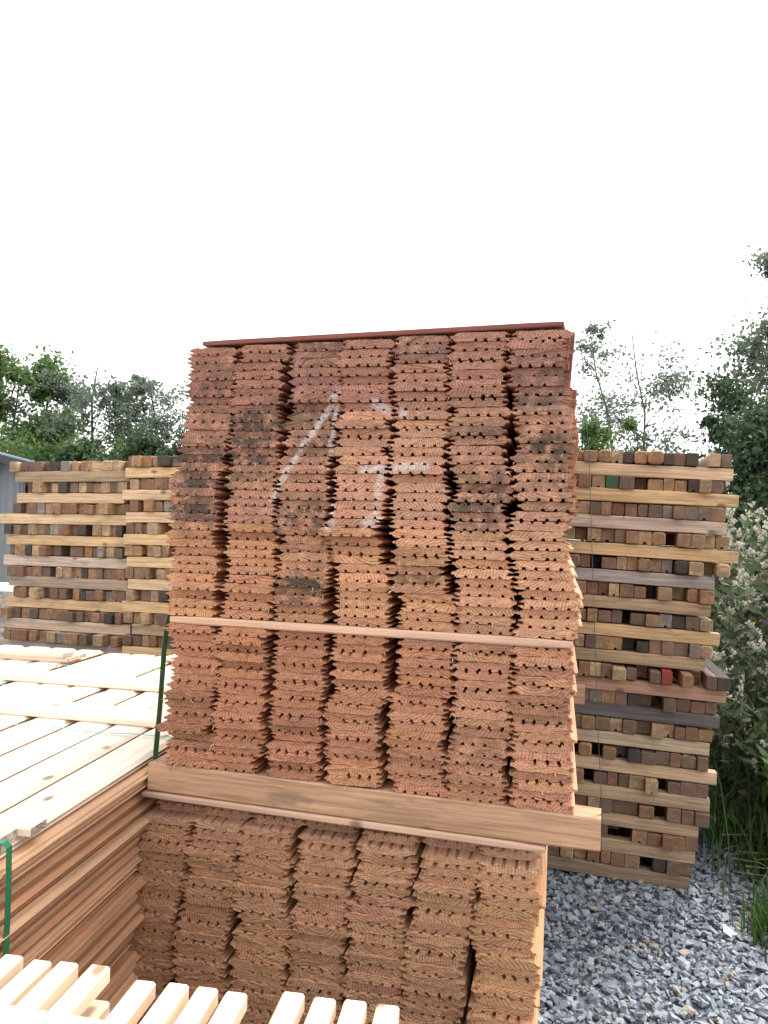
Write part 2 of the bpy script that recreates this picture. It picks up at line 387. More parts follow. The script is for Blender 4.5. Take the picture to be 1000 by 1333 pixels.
pack_up = empty('timber_pack', (-.6, UP_Y, .88))
tag(pack_up, 'tall upper pack of red-brown grooved boards, end-on, with white spray-paint marks', 'timber pack')
inv = Vector((-.6, UP_Y, .88))
def build_pack(root, inv, rows, table, y0fn, tintf, dirtf, mats, Wd, L, limit=300, flipf=None, jx=.0032, tl=.0095, shiftf=None, zref=1.347):
    rg = np.random.default_rng(11); boards = []; spots = []; walk = np.zeros(7)
    for (z, T, ri) in rows:
        sm = seam(table, z)
        walk = walk*.86 + rg.normal(0, .0032, 7) + (rg.random(7) < .10)*rg.normal(0, .010, 7)
        for c in range(7):
            xc = (sm[c]+sm[c+1])/2 + walk[c] + rg.normal(0, jx)
            if rg.random() < .06: xc += rg.normal(0, .008)
            xc += shiftf(ri, c) if shiftf else 0
            zc = z + .0030*math.sin(5.1*xc+3.7*z+1.3)*min(1, abs(z-zref)/.15) + .0016*math.sin(13*xc+9*z)*min(1, abs(z-zref)/.15)
            fl = flipf(ri, c, rg); mir = bool((ri//3 + c + int(rg.random() < .25)) % 2)
            P = prof(Wd, T*.962, mir, fl, rg, tl=tl)
            V, Fs, mi = board_geo(P, L, rg)
            y = y0fn(xc, z, ri, c, rg)
            boards.append((xc, y, zc, V, Fs, mi, tintf(xc, z, rg), dirtf(xc, z)*rg.uniform(.75, 1.2), rg.random(), rg.normal(0, .0045)))
            spots.append((xc-Wd/2*rg.choice([-1, 1]), y, z-T*.3)); spots.append((xc+rg.uniform(-.06, .06), y, z-T*.45))
    # the 300 that show largest: those nearest to the camera first
    order = sorted(range(len(boards)), key=lambda i: (boards[i][0]**2+boards[i][1]**2+(boards[i][2]-CAM_Z)**2))
    rest = set(order[limit:])
    sV, sF, sM, sL, sT, sR, sD = [], [], [], [], [], [], []
    for i, (x, y, z, V, Fs, mi, tint, dirt, rnd, ry) in enumerate(boards):
        n = len(V); t4 = [(*tint, 1)]*n
        if i not in rest:
            me = board_mesh('board', V, Fs, mi, mats, V, t4, [rnd]*n, [dirt]*n)
            mesh_obj('board', me, root, (x-inv.x, y-inv.y, z-inv.z), (0, ry, SKEW))
        else:
            k = len(sV); mat = Matrix.Translation((x-inv.x, y-inv.y, z-inv.z)) @ Matrix.Rotation(SKEW, 4, 'Z') @ Matrix.Rotation(ry, 4, 'Y')
            sV += [tuple(mat @ Vector(v)) for v in V]; sF += [[k+q for q in f] for f in Fs]; sM += mi; sL += V; sT += t4; sR += [rnd]*n; sD += [dirt]*n
    if sV:
        me = board_mesh('boards', sV, sF, sM, mats, sL, sT, sR, sD)
        o = mesh_obj('boards', me, root); o['kind'] = 'stuff'
    return [(a-inv.x, b_-inv.y, c-inv.z) for a, b_, c in spots]

rows = []; T1 = (2.084-1.358)/32
for i in range(32): rows.append((2.084-T1*(i+.5), T1, i))
T2 = (1.336-.958)/17
for i in range(17): rows.append((1.336-T2*(i+.5), T2, 100+i))
def up_y(x, z, ri, c, rg):
    y = UP_Y + rg.normal(0, .0048)
    if rg.random() < .07: y -= rg.uniform(.005, .018)
    if ri == 21 and c == 3: y -= .028
    return y
def up_flip(ri, c, rg):
    if ri >= 100: return bool((ri+c//2) % 2) if rg.random() < .85 else False
    return rg.random() < .08
sp = build_pack(pack_up, inv, rows, UP, up_y, up_tint, up_dirt, [M_END, M_SIDEU], .1325, 1.8, 300, up_flip, shiftf=lambda ri, c: (-.020 if c == 3 and 20 <= ri <= 24 else .006 if c == 4 and 19 <= ri <= 24 else -.012 if c == 2 and 25 <= ri <= 29 else .010 if c == 5 and 14 <= ri <= 17 else 0))
splinters('splinters', sp, M_SIDEU, pack_up, np.random.default_rng(3), 260)
# lath between the layers, top cover board, bearers, packing lath
W1 = [M_ENDS, M_SIDE]; W2 = [M_ENDS, M_SIDEC]
mesh_obj('lath', long_plank('lath', 1.055, .05, .0205, W2, .004, seed=1), pack_up, (-1.132-inv.x, UP_Y-.012-inv.y, 1.3365-inv.z), color=(.62, .40, .27))
mesh_obj('lath', long_plank('lath', 1.02, .06, .0205, W2, .004, seed=2), pack_up, (-1.13-inv.x, UP_Y+.8-inv.y, 1.3365-inv.z), (0, 0, R(1)), color=(.62, .40, .27))
mesh_obj('cover_board', long_plank('cover_board', .955, .13, .013, W2, .002, seed=3), pack_up, (-1.068-inv.x, UP_Y+.004-inv.y, 2.0875-inv.z), (0, R(-.35), 0), color=(.21, .075, .055))
mesh_obj('bearer', long_plank('bearer', 1.18, .085, .0765, W1, .004, rough=.0006, seed=4), pack_up, (-1.187-inv.x, UP_Y-.006-inv.y, .8805-inv.z), color=(.52, .31, .185))
mesh_obj('bearer', long_plank('bearer', 1.18, .085, .0765, W1, .004, rough=.0006, seed=5), pack_up, (-1.27-inv.x, UP_Y+1.55-inv.y, .8805-inv.z), color=(.50, .315, .20))
for yy, xx in ((.0, -1.20), (1.55, -1.27)):
    mesh_obj('packing_lath', long_plank('packing_lath', 1.07, .10, .017, W2, .004, seed=6), pack_up, (xx-inv.x, UP_Y-.012+yy-inv.y, .8625-inv.z), color=(.55, .36, .25))
# two straps round pack and bearer
ys = .035
right = [(-.30, .20, 2.108), (-.125, .20, 2.106), (-.098, .20, 2.09), (-.070, .16, 1.95), (-.050, ys, 1.80), (-.036, ys, 1.5), (-.018, ys, 1.15), (-.0045, ys, .96), (-.0045, ys, .877), (-.1, ys, .8772)]
mesh_obj('strap', strap_mesh('strap', [(x-inv.x, y, z-inv.z) for x, y, z in right], .012, .0012, M_DKGREEN), pack_up)
left = [(-.9, .30, 2.108), (-1.09, .30, 2.106), (-1.15, .28, 2.07), (-1.192, .24, 1.75), (-1.186, .16, 1.5), (-1.172, .045, 1.33), (-1.174, ys, 1.26), (-1.181, ys, 1.1), (-1.191, ys, .955), (-1.191, ys, .877), (-1.1, ys, .8772)]
mesh_obj('strap', strap_mesh('strap', [(x-inv.x, y, z-inv.z) for x, y, z in left], .024, .0016, M_GREEN), pack_up)

# ---- the lower pack
inv2 = Vector((-.67, UP_Y, 0))
pack_lo = empty('timber_pack', tuple(inv2))
tag(pack_lo, 'lower pack of brown grooved boards with stepped back top rows, carrying the bearer', 'timber pack')
LO = {.86: [-1.190,-1.055,-.905,-.752,-.598,-.440,-.288,-.140], .60: [-1.218,-1.072,-.915,-.760,-.600,-.445,-.292,-.138], .30: [-1.235,-1.08,-.925,-.765,-.605,-.45,-.30,-.140], .1: [-1.235,-1.08,-.925,-.765,-.605,-.45,-.30,-.14]}
rows = []; N = 33; T3 = (.8615-.115)/N
for i in range(N): rows.append((.8615-T3*(i+.5), T3, i))
def lo_y(x, z, ri, c, rg):
    base = UP_Y + .012 - .055*min(1, (.86-z)/.5)
    if ri < 3: base = UP_Y + (.085, .05, .018)[ri] + rg.normal(0, .007)
    return base + rg.normal(0, .004)
def lo_flip(ri, c, rg):
    if ri < 4: return True
    return bool((ri+c//3) % 2) if rg.random() < .7 else True
def lo_tint(x, z, rg):
    c = np.array((.54, .29, .162)) if z < .79 else np.array((.60, .35, .225))
    if x > -.3: c = c*np.array((1.06, 1.08, 1.0))
    return c*rg.normal(1, .08)*np.array((1, rg.normal(1, .02), rg.normal(1, .03)))
sp = build_pack(pack_lo, inv2, rows, LO, lo_y, lo_tint, lambda x, z: .22+.2*math.exp(-((x+.55)/.2)**2-((z-.45)/.12)**2), [M_END2, M_SIDEU], .1335, 1.8, 300, lo_flip, zref=.86, shiftf=lambda ri, c: (.004 if c == 6 else -.007 if c == 5 else -.003) if ri > 4 else 0, jx=.0042)
splinters('splinters', sp, M_SIDEU, pack_lo, np.random.default_rng(4), 160)
for yy in (.15, 1.5):
    mesh_obj('bearer', long_plank('bearer', 1.06, .10, .112, W1, .004, seed=8), pack_lo, (-1.23-.06*yy-inv2.x, yy, .0), color=(.40, .26, .17))

# ------------------------------------------------------------------ stacks of short sticks, layer by layer
def notched(name, w_, L, h):
    pts = [(-w_/2, 0), (-.007, 0), (-.007, .010), (.007, .010), (.007, 0), (w_/2, 0), (w_/2, h), (-w_/2, h)]
    n = len(pts); V = [(x, 0, z) for x, z in pts]+[(x, L, z) for x, z in pts]
    F = [list(range(n)), list(range(2*n-1, n-1, -1))]+[[(i+1) % n, i, n+i, n+(i+1) % n] for i in range(n)]
    return board_mesh(name, V, F, [0, 0]+[1]*n, W1, V)
LH = .0600
BLK = [timber_along_y('stick', .058, .95, LH, W1, .003), timber_along_y('stick', .058, .95, LH, W1, .009), notched('stick', .058, .95, LH), timber_along_y('stick', .058, .95, LH-.006, W1, .004)]
PAL = [((.50,.33,.19),4), ((.42,.235,.125),4), ((.36,.19,.10),3), ((.27,.165,.11),4), ((.20,.13,.095),3), ((.062,.05,.045),1.8), ((.30,.25,.21),1.6), ((.30,.15,.09),1.6), ((.58,.40,.23),1.6)]
def pick(rg, dark=0.):
    wts = np.array([q for _, q in PAL]); wts[3:6] *= 1+dark; wts = wts/wts.sum()
    c = np.array(PAL[rg.choice(len(PAL), p=wts)][0]); return tuple(c*rg.normal(1, .1))
def stick_bundle(label, loc, rot, layers, seed, umin, dark=0., gap=.07, group=None):
    """layers: ('P', u0, u1, ztop, colour) a bearer along the face with two more behind it; ('B', u1, ztop, forward) a row of stick ends"""
    rg = np.random.default_rng(seed); root = empty('stick_bundle', loc, rot); tag(root, label, 'timber bundle', group)
    for ly in layers:
        if ly[0] == 'P':
            _, a, b_, zt, c = ly; hh = LH*rg.uniform(.93, 1.0)
            for k, yy in enumerate((0., .44, .88)):
                aa, bb = (a, b_) if k == 0 else (umin+rg.uniform(-.02, .02), b_-rg.uniform(0, .04))
                cc = c if k == 0 else pick(rg)
                me = long_plank('bearer', bb-aa, .058, hh, W1, .003, bow=rg.normal(0, .002), rough=.0008, seed=int(rg.integers(9999)))
                mesh_obj('bearer', me, root, (aa, yy+rg.uniform(-.006, .004), zt-LH), (0, 0, rg.normal(0, .003)), color=cc)
        else:
            _, u1, zt, fwd = ly[:4]; sp_ = ly[4] if len(ly) > 4 else {}
            u = u1
            while u > umin:
                wd = rg.choice([.046, .054, .060, .066], p=[.25, .3, .3, .15]); sx = wd/.058
                if rg.random() < gap and u < u1-.1: u -= wd*.8
                c = pick(rg, dark); bl = BLK[rg.choice(4, p=[.5, .2, .14, .16])]
                yo = -fwd + rg.normal(0, .012) + (rg.uniform(.03, .12) if rg.random() < .1 else 0) - (rg.uniform(.01, .05) if rg.random() < .08 else 0)
                for (ux, cc) in sp_.items():
                    if abs(u-wd/2-ux) < .031: c = cc; yo = -fwd-.004; bl = BLK[0]
                mesh_obj('stick', bl, root, (u-wd/2, yo, zt-LH), (0, rg.normal(0, .008), rg.normal(0, .006)), (sx*.985, 1, rg.uniform(.95, .995)), c)
                u -= wd+abs(rg.normal(.0015, .002))
    return root
pale = (.62,.43,.27); yel = (.62,.415,.22); gry = (.42,.36,.32); tan = (.44,.31,.19); drk = (.13,.115,.11); pnk = (.55,.42,.33); brn = (.30,.21,.14)
GR = (.375, 3.788, 0); RR = (0, R(2.2), R(2.9))
pk = [('P',-.95,.088,1.928,pale), ('P',-.95,.116,1.810,yel), ('P',-.95,.074,1.682,pnk), ('P',-.95,.129,1.556,yel), ('P',-.95,.035,1.430,gry), ('P',-.95,.024,1.305,tan), ('P',-.95,.070,1.178,yel), ('P',-.95,.015,1.055,tan),
      ('P',-.95,.110,.924,(.46,.27,.19)), ('P',-.95,.090,.802,drk), ('P',-.95,.053,.676,(.50,.39,.26)), ('P',-.95,.091,.548,pale), ('P',-.95,.067,.422,tan), ('P',-.95,.025,.296,tan), ('P',-.95,.018,.176,tan), ('P',-.95,.0,.0605,brn)]
bk = [('B',.080,1.993,.0), ('B',.052,1.8685,.0,{-.43:(.035,.12,.06)}), ('B',.067,1.745,0), ('B',.087,1.6185,0), ('B',.089,1.493,0), ('B',.030,1.367,0), ('B',.036,1.2415,0), ('B',.043,1.1165,0),
      ('B',.115,.9895,.05,{-.17:(.40,.055,.045)}), ('B',.078,.863,.0), ('B',.063,.739,.0), ('B',.047,.612,.015), ('B',.059,.485,.0), ('B',.065,.359,.005), ('B',.025,.236,.0), ('B',.013,.118,0.)]
# true layer heights: settle every row on the one below
def settle(ps, bs, z0):
    seq = []
    for p, q in list(zip(ps, bs))[::-1]: seq += [p, q]
    z = z0; out = []
    for ly in seq:
        ly = list(ly); i = 3 if ly[0] == 'P' else 2
        z = max(z+LH+.0006, ly[i]); ly[i] = z; out.append(tuple(ly))
    return out
lay = settle(pk, bk, 0)
stick_bundle('lower half of the stick stack on gravel, dark ends, beside green weeds', GR, RR, lay[:16], 21, -.93, .7, .10)
stick_bundle('upper half of the stick stack right of the painted pack, pale yellowish bearers', GR, RR, lay[16:], 22, -.93, .1, .05)

GL = (-3.151, 3.94, 0)
zs = [1.974-.0647*i for i in range(30)]
def left_layers(zoff, ex, cols, n, bl, br):
    out = []
    for i in range(n):
        zt = zs[i]+zoff
        if i % 2 == 0:
            out.append(('B', br[(i//2) % len(br)], zt, .05 if i == 16 else 0.))
        else:
            a, b_ = ex[(i//2) % len(ex)]; out.append(('P', a, b_, zt, cols[(i//2) % len(cols)]))
    return out
exL = [(-.399,.438),(-.384,.403),(-.518,.455),(-.454,.416),(-.477,.433),(-.43,.438),(-.451,.451),(-.427,.471),(-.482,.429)]
brL = [.425,.42,.435,.40,.41,.42,.43,.42,.43]
LHs = LH
LH_left = .0640
def rescale(h):
    global LH, BLK
    LH = h; BLK = [timber_along_y('stick', .058, .95, LH, W1, .003), timber_along_y('stick', .058, .95, LH, W1, .009), notched('stick', .058, .95, LH), timber_along_y('stick', .058, .95, LH-.006, W1, .004)]
rescale(LH_left)
cL = [(.40,.28,.17), pale, (.62,.44,.25), yel, pnk, (.38,.28,.2), yel, (.57,.43,.30), (.45,.37,.30)]
allL = left_layers(0, exL, cL, 30, -.45, brL)
RL = (0, R(-.5), R(-1.2))
stick_bundle('wide stick stack left of the painted pack, nearest the shed, bright bearers', GL, RL, allL[:16], 31, -.40, .1, .03)
stick_bundle('low grey-brown stick layers under the wide left stick stack, ends pushed forward', GL, RL, allL[16:], 32, -.45, .5, .05)
ex2 = [(.43,1.35),(.41,1.33),(.44,1.3),(.43,1.3),(.45,1.3),(.46,1.3),(.43,1.3),(.50,1.3)]
all2 = []
for i in range(30):
    zt = zs[i]+.018
    all2.append(('B', 1.30, zt, .0 if i != 18 else .05) if i % 2 == 0 else ('P', *ex2[(i//2) % len(ex2)], zt, [yel, pale, pale, (.60,.42,.22), (.62,.44,.24), (.62,.45,.28), yel, tan][(i//2) % 8]))
G2 = (-3.151, 3.86, 0)
stick_bundle('narrow visible stick stack half hidden behind the painted pack, left side', (GL[0]+.02, GL[1]-.06, 0), RL, all2[:16], 33, .47, .0, .02)
stick_bundle('lowest stick layers left of the painted pack, behind the pale boards', (GL[0]+.03, GL[1]-.06, 0), RL, all2[16:], 34, .49, .4, .04)

# ------------------------------------------------------------------ pale board packs lying on the left
PALE = np.array((.80, .68, .55))  # pale tone also carries the overexposed white of upward faces in its colour
rgp = np.random.default_rng(5)
PB = {}
def pale_board(L, v):
    if (L, v) not in PB:
        rg = np.random.default_rng(100+v); P = prof(.131, .0235, v % 2 == 0, True, rg, jit=.0003)
        if v >= 4: P = prof(.118, .0235, v % 2 == 0, False, rg, jit=.0003)
        V, Fs, mi = board_geo(P, L, rg, .0005); PB[(L, v)] = board_mesh('board', V, Fs, mi, [M_ENDS, M_SIDEC], V)
    return PB[(L, v)]
def board_pack(label, loc, rotz, L, ncol, nrow, ztop, jx, seed, pitch=.147):
    rg = np.random.default_rng(seed); root = empty('board_pack', (loc[0], loc[1], 0), (0, 0, rotz)); tag(root, label, 'timber pack')
    T = .0242
    for r in range(nrow):
        sh = rg.normal(0, jx)
        for c in range(ncol):
            top = r == 0
            x = -pitch*(c+.5) + (sh if c == 0 else 0) + rg.normal(0, .003)
            v = int(rg.integers(0, 4)) if not top else int(4+rg.integers(0, 4))
            k = rg.normal(1, .07); base = PALE if top else np.array((.60, .37, .22))  # top row coloured paler than lower rows to paint in the blown-out skylight
            if not top and rg.random() < .3: base = np.array((.50, .27, .15))
            o = mesh_obj('board', pale_board(L, v), root, (x, rg.normal(0, .012), ztop-T*(r+.5)), (0, rg.normal(0, .004), rg.normal(0, .0012 if not top else .0025)), color=tuple(base*k))
    for yy in (.25, L-.35):
        mesh_obj('bearer', long_plank('bearer', ncol*pitch, .09, ztop-T*nrow, W1, .004, seed=int(rg.integers(999))), root, (-ncol*pitch, yy, 0), color=(.4, .27, .17))
    return root
def cross_batten(root, x0, L, y, z, wd, n, seed, tone=1.0, rz=0.):
    for k in range(n):
        mesh_obj('cross_batten', long_plank('cross_batten', L+random.uniform(-.02, .02), wd, .0215, W2, .003, bow=.004, seed=seed+k), root, (x0+random.uniform(-.015, .015), y+k*(wd+.003), z+.0004), (0, random.uniform(-.002, .002), rz), color=tuple(PALE*tone*random.uniform(.92, 1.05)))
AR = R(7.7); ZT = .95
AL = Vector((-1.131, 1.358, 0)) - Vector((-math.sin(AR), math.cos(AR), 0))*.72
packA = board_pack('long pack of pale boards in front left, green strap down its side', AL, AR, 2.85, 7, 34, ZT, .015, 41)
# near and far cross battens and straps
cross_batten(packA, -1.02, 1.015, .50, ZT, .058, 4, 50)
cross_batten(packA, -1.10, 1.10, 1.62, ZT, .075, 2, 60, rz=R(-4))
cross_batten(packA, -1.12, 1.12, 2.10, ZT, .07, 2, 70, rz=R(-4))
cross_batten(packA, -.62, .50, 2.70, ZT, .06, 2, 80, rz=R(-4))
def loop_strap(root, y, x0, x1, ztop, zbot, mat, wd=.016, lift=0.):
    pts = [(x1+.012, y, zbot), (x1+.014, y, ztop-.1), (x1+.012, y, ztop-.004), (x1+.002, y, ztop+.004)]
    n = 12
    for i in range(1, n):
        t = i/n; pts.append((x1+(x0-x1)*t, y, ztop+.003+lift*math.sin(math.pi*t)*(.5+.5*math.sin(t*17))))
    pts += [(x0-.004, y, ztop+.003), (x0-.012, y, ztop-.02), (x0-.012, y, zbot)]
    mesh_obj('strap', strap_mesh('strap', pts, wd, .0012, mat), root)
loop_strap(packA, .60, -1.029, 0, ZT+.0235, .2, M_GREEN, .017)
loop_strap(packA, 1.45, -1.029, 0, ZT+.001, .2, M_TEAL, .007, .012)
loop_strap(packA, 2.45, -1.029, 0, ZT+.001, .2, M_TEAL, .010, .012)
# a second pack beyond the gap
BL = Vector((-2.16, 1.35, 0))
packB = board_pack('pale board pack at the left edge, behind the long pack, narrow strips on top', BL, R(8.0), 2.05, 6, 34, .955, .012, 42)
cross_batten(packB, -.84, .86, 1.70, .955, .08, 2, 90, .95, rz=R(-3)); cross_batten(packB, -.85, .85, 1.68, .978, .09, 1, 95, .9, rz=R(-3))
loop_strap(packB, 1.2, -.882, 0, .956, .2, M_TEAL, .014, .012); loop_strap(packB, .75, -.882, 0, .956, .2, M_GREEN, .014, .0)

# ------------------------------------------------------------------ bundle of pale battens right under the camera
SL = R(8.0)
slat = empty('batten_bundle', (-.95, 1.02, 0), (0, 0, SL)); tag(slat, 'bundle of spaced cream battens with rounded edges along the bottom edge', 'timber bundle')
SB = [timber_along_y('batten', .0335, .62, .027, W2, .0035) for _ in range(2)]
grp = [-.060+.0487*i for i in range(6)]+[.273+.0477*i for i in range(4)]+[.497+.0478*i for i in range(4)]
rs = np.random.default_rng(9)
ys_ = [0]*6+[-.022]*4+[-.012]*4
for ly in range(14):
    zt = .910-ly*.056
    for i, u in enumerate(grp):
        y_end = ys_[i]+.004*rs.normal()
        mesh_obj('batten', SB[i % 2], slat, (u+.017+(0 if ly == 0 else rs.normal(0, .006)), y_end-.62+(0 if ly == 0 else rs.normal(0, .01)), zt-.027), (0, 0, rs.normal(0, .002)), color=tuple(np.array((.72, .56, .40))*rs.normal(1, .05)))
    for yy in (-.17, -.52):
        mesh_obj('sticker', long_plank('sticker', .77, .05, .0285, W2, .003, seed=300+ly), slat, (-.06, yy, zt-.0560), color=(.62, .43, .27))
mesh_obj('cross_board', long_plank('cross_board', .40, .10, .006, W2, .002, seed=400), slat, (-.10, -.215, .9105), (0, 0, R(-2.5)), color=(.74, .58, .43))
mesh_obj('bearer', long_plank('bearer', .77, .08, .125, W1, .003, seed=401), slat, (-.06, -.2, 0), color=(.4, .27, .17))
mesh_obj('bearer', long_plank('bearer', .77, .08, .125, W1, .003, seed=402), slat, (-.06, -.55, 0), color=(.4, .27, .17))

# ------------------------------------------------------------------ gravel
def stone_mat():
    b = NB('crushed_stone'); r = b.attr('rnd', 'Fac'); p = b.pos()
    c = b.mix(r, (.165, .19, .22), (.37, .405, .45)); n = b.noise(p, 160, 4, .65)
    warm = b.math('GREATER_THAN', b.math('FRACT', b.math('MULTIPLY', r, 37.7)), .94)
    c = b.mix(warm, c, (.36, .31, .25))
    c = b.vm('MULTIPLY', c, b.grey(b.math('MULTIPLY_ADD', n, .9, .55)))
    return b.bsdf(c, .8, b.bump(n, .4, .003), .3)
def hull_proto(rg):
    import bmesh
    bm = bmesh.new()
    s = np.array([1, rg.uniform(.55, .95), rg.uniform(.35, .6)])
    for i in range(9):
        v = rg.normal(0, 1, 3); v /= np.linalg.norm(v); v = np.sign(v)*np.abs(v)**.75
        bm.verts.new(tuple(v*s*.5*rg.uniform(.85, 1.1)))
    bmesh.ops.convex_hull(bm, input=list(bm.verts))
    bmesh.ops.delete(bm, geom=[v for v in bm.verts if not v.link_faces], context='VERTS')
    bmesh.ops.triangulate(bm, faces=list(bm.faces)); bm.verts.index_update()
    V = np.array([v.co[:] for v in bm.verts]); F = np.array([[v.index for v in f.verts] for f in bm.faces]); bm.free(); return V, F
def gravel(n, xr, yr, smin, smax, seed, zr=(-.012, .012), keep=None):
    rg = np.random.default_rng(seed); pr = [hull_proto(rg) for _ in range(40)]
    Vs = []; Fs = []; Rn = []; off = 0
    from mathutils import Euler
    for i in range(n):
        x = rg.uniform(*xr); y = rg.uniform(*yr)
        if keep and not keep(x, y, rg): continue
        V, F = pr[rg.integers(40)]; s = smin+(smax-smin)*rg.random()**2.0
        e = np.array(Euler((rg.normal(0, .33), rg.normal(0, .33), rg.uniform(0, 6.28))).to_matrix())
        Vs.append((V*s)@e.T+np.array([x, y, rg.uniform(*zr)])); Fs.append(F+off); off += len(V); Rn.append(np.full(len(V), rg.random()))
    return np.concatenate(Vs), np.concatenate(Fs), np.concatenate(Rn)
def keep(x, y, rg):
    edge = .60+.18*max(0, 3.6-y)*1.0+.15*max(0, y-4.3)
    return rg.random() < 1/(1+math.exp((x-edge-.25)*14))
V1, F1, N1 = gravel(14500, (-.35, 1.3), (2.0, 5.0), .022, .056, 1, keep=keep)
V2, F2, N2 = gravel(5000, (-.1, 2.0), (.6, 2.0), .022, .045, 2)
gm = npmesh('gravel', np.concatenate([V1, V2]), np.concatenate([F1, F2+len(V1)]), [stone_mat()]); attr(gm, 'rnd', 'FLOAT', np.concatenate([N1, N2]))
tag(mesh_obj('gravel', gm), 'loose blue-grey crushed stone gravel beside the lower pack', 'gravel', kind='stuff')
# one white chip
rgc = np.random.default_rng(77); Vc, Fc = hull_proto(rgc)
wc = npmesh('white_chip', Vc*np.array([.07, .075, .045]), Fc, [plain('white_stone', (.85, .85, .86), .6, 0, .05)])
tag(mesh_obj('white_chip', wc, None, (.489, 3.421, .022), (.3, .2, .5)), 'bright white stone chip lying on the grey gravel near the weeds', 'stone')

# ------------------------------------------------------------------ trees and shrubs
def tube(path, rad, sides=6):
    V = []; F = []; path = [np.array(p, float) for p in path]
    for i, p in enumerate(path):
        t = path[min(i+1, len(path)-1)]-path[max(i-1, 0)]; t = t/(np.linalg.norm(t)+1e-9)
        a = np.cross(t, [0.3, 1, 0.1]); a /= np.linalg.norm(a)+1e-9; b_ = np.cross(t, a)
        for k in range(sides):
            q = 2*math.pi*k/sides; V.append(p+(a*math.cos(q)+b_*math.sin(q))*rad[i])
    for i in range(len(path)-1):
        for k in range(sides):
            a_ = i*sides+k; c = i*sides+(k+1) % sides; F.append((a_, c, c+sides, a_+sides))
    return V, F
def leaves_mesh(name, pts, size, mat, rg, elong=1.6, up=.3, shade=None):
    n = len(pts); pts = np.asarray(pts)
    d = rg.normal(0, 1, (n, 3)); d[:, 2] -= up; d /= np.linalg.norm(d, axis=1)[:, None]
    e = rg.normal(0, 1, (n, 3)); e -= (e*d).sum(1)[:, None]*d; e /= np.linalg.norm(e, axis=1)[:, None]
    s = size*rg.uniform(.6, 1.3, n)[:, None]
    V = np.stack([pts-d*s*.5*elong, pts+e*s*.42, pts+d*s*.5*elong, pts-e*s*.42], 1).reshape(-1, 3)
    F = np.arange(4*n).reshape(-1, 4)
    me = npmesh(name, V, F, [mat])
    rv = rg.random(n) if shade is None else np.clip(shade+rg.normal(0, .18, n), 0, 1)
    attr(me, 'rnd', 'FLOAT', np.repeat(rv, 4)); return me
BARK = plain('bark', (.10, .08, .065), .9, 0, .4, 12)
def tree(name, label, loc, h, r, base, nleaf, leaf, mat, seed, cat='tree', group=None, stems=1, tr=.09, nl=16, spread=.28, shape=1.0, gaps=0.):
    rg = np.random.default_rng(seed); root = empty(name, loc); tag(root, label, cat, group)
    V = []; F = []; cl = []
    def add(path, rad, sd=6):
        v, f = tube(path, rad, sd); k = len(V); V.extend(v); F.extend([tuple(q+k for q in ff) for ff in f])
    for s in range(stems):
        lean = rg.normal(0, .06*h, 2); ox = (s-(stems-1)/2)*r*.5
        path = [np.array([ox+lean[0]*t**2+rg.normal(0, .015*h*t), lean[1]*t**2+rg.normal(0, .015*h*t), h*.95*t-.05]) for t in np.linspace(0, 1, 8)]
        add(path, [tr*(1-.9*t)+.006 for t in np.linspace(0, 1, 8)], 7)
        for k in range(nl):
            t = rg.uniform(base, .97); i = t*7; p0 = path[int(i)]*(1-i % 1)+path[min(int(i)+1, 7)]*(i % 1)
            q = (t-base)/(1-base); ln = r*(.35+.95*math.sin(math.pi*min(1, .22+.72*q))**shape)*rg.uniform(.55, 1.1)/(1+.25*(stems-1))
            a = rg.uniform(0, 2*math.pi); el = rg.uniform(.15, .8)
            dr = np.array([math.cos(a)*math.cos(el), math.sin(a)*math.cos(el), math.sin(el)])
            lp = [p0+dr*ln*w_+np.array([0, 0, .12*ln*w_**2])+rg.normal(0, .03*ln, 3) for w_ in np.linspace(0, 1, 5)]
            lp[0] = p0
            rr = tr*(1-.85*t)*.5+.005; add(lp, [rr, rr*.8, rr*.6, rr*.4, rr*.2], 4)
            for j in range(5):
                w_ = rg.uniform(.35, 1); b0 = lp[0]*(1-w_)+lp[-1]*w_
                d2 = dr+rg.normal(0, .7, 3); d2 /= np.linalg.norm(d2); l2 = ln*rg.uniform(.2, .5)
                add([b0, b0+d2*l2*.5+rg.normal(0, .02, 3), b0+d2*l2], [rr*.35, rr*.25, rr*.12], 3)
                cl.append((b0+d2*l2, l2)); cl.append((b0+d2*l2*.6, l2*.8))
            cl.append((lp[-1], ln*.3))
    tm = npmesh('trunk', V, F, [BARK], True); mesh_obj('trunk', tm, root)
    cl = [c for c in cl if rg.random() > gaps]
    cen = np.array([c[0] for c in cl]); cz = rg.random(len(cl))
    idx = rg.integers(len(cl), size=nleaf)
    sig = spread*np.array([max(.12*r, min(c[1], r*.5)) for c in cl])[idx]
    off = rg.normal(0, 1, (nleaf, 3))*sig[:, None]*np.array([1, 1, .7]); pts = cen[idx]+off
    pts = np.concatenate([pts, pts[:0]]); ok = pts[:, 2] > .1
    sh = cz[idx]*.6+.2
    mesh_obj('crown', leaves_mesh('crown', pts[ok], leaf, mat, rg, shade=sh[ok]), root)
    return root
L_BRIGHT = leaf_mat('leaf_mid_green', (.05, .10, .03), (.19, .29, .09), .45)
L_DARK = leaf_mat('leaf_dark_green', (.025, .048, .024), (.09, .14, .06), .35)
L_GREY = leaf_mat('leaf_grey_green', (.09, .12, .09), (.22, .27, .19), .55)
g1 = 'trees beyond the left stick stack'
tree('broadleaf_tree', 'dense bright green tree at the left edge above the shed', cw(5, 22), 6.0, 1.5, .25, 15000, .10, L_BRIGHT, 1, group=g1, nl=26, spread=.55)
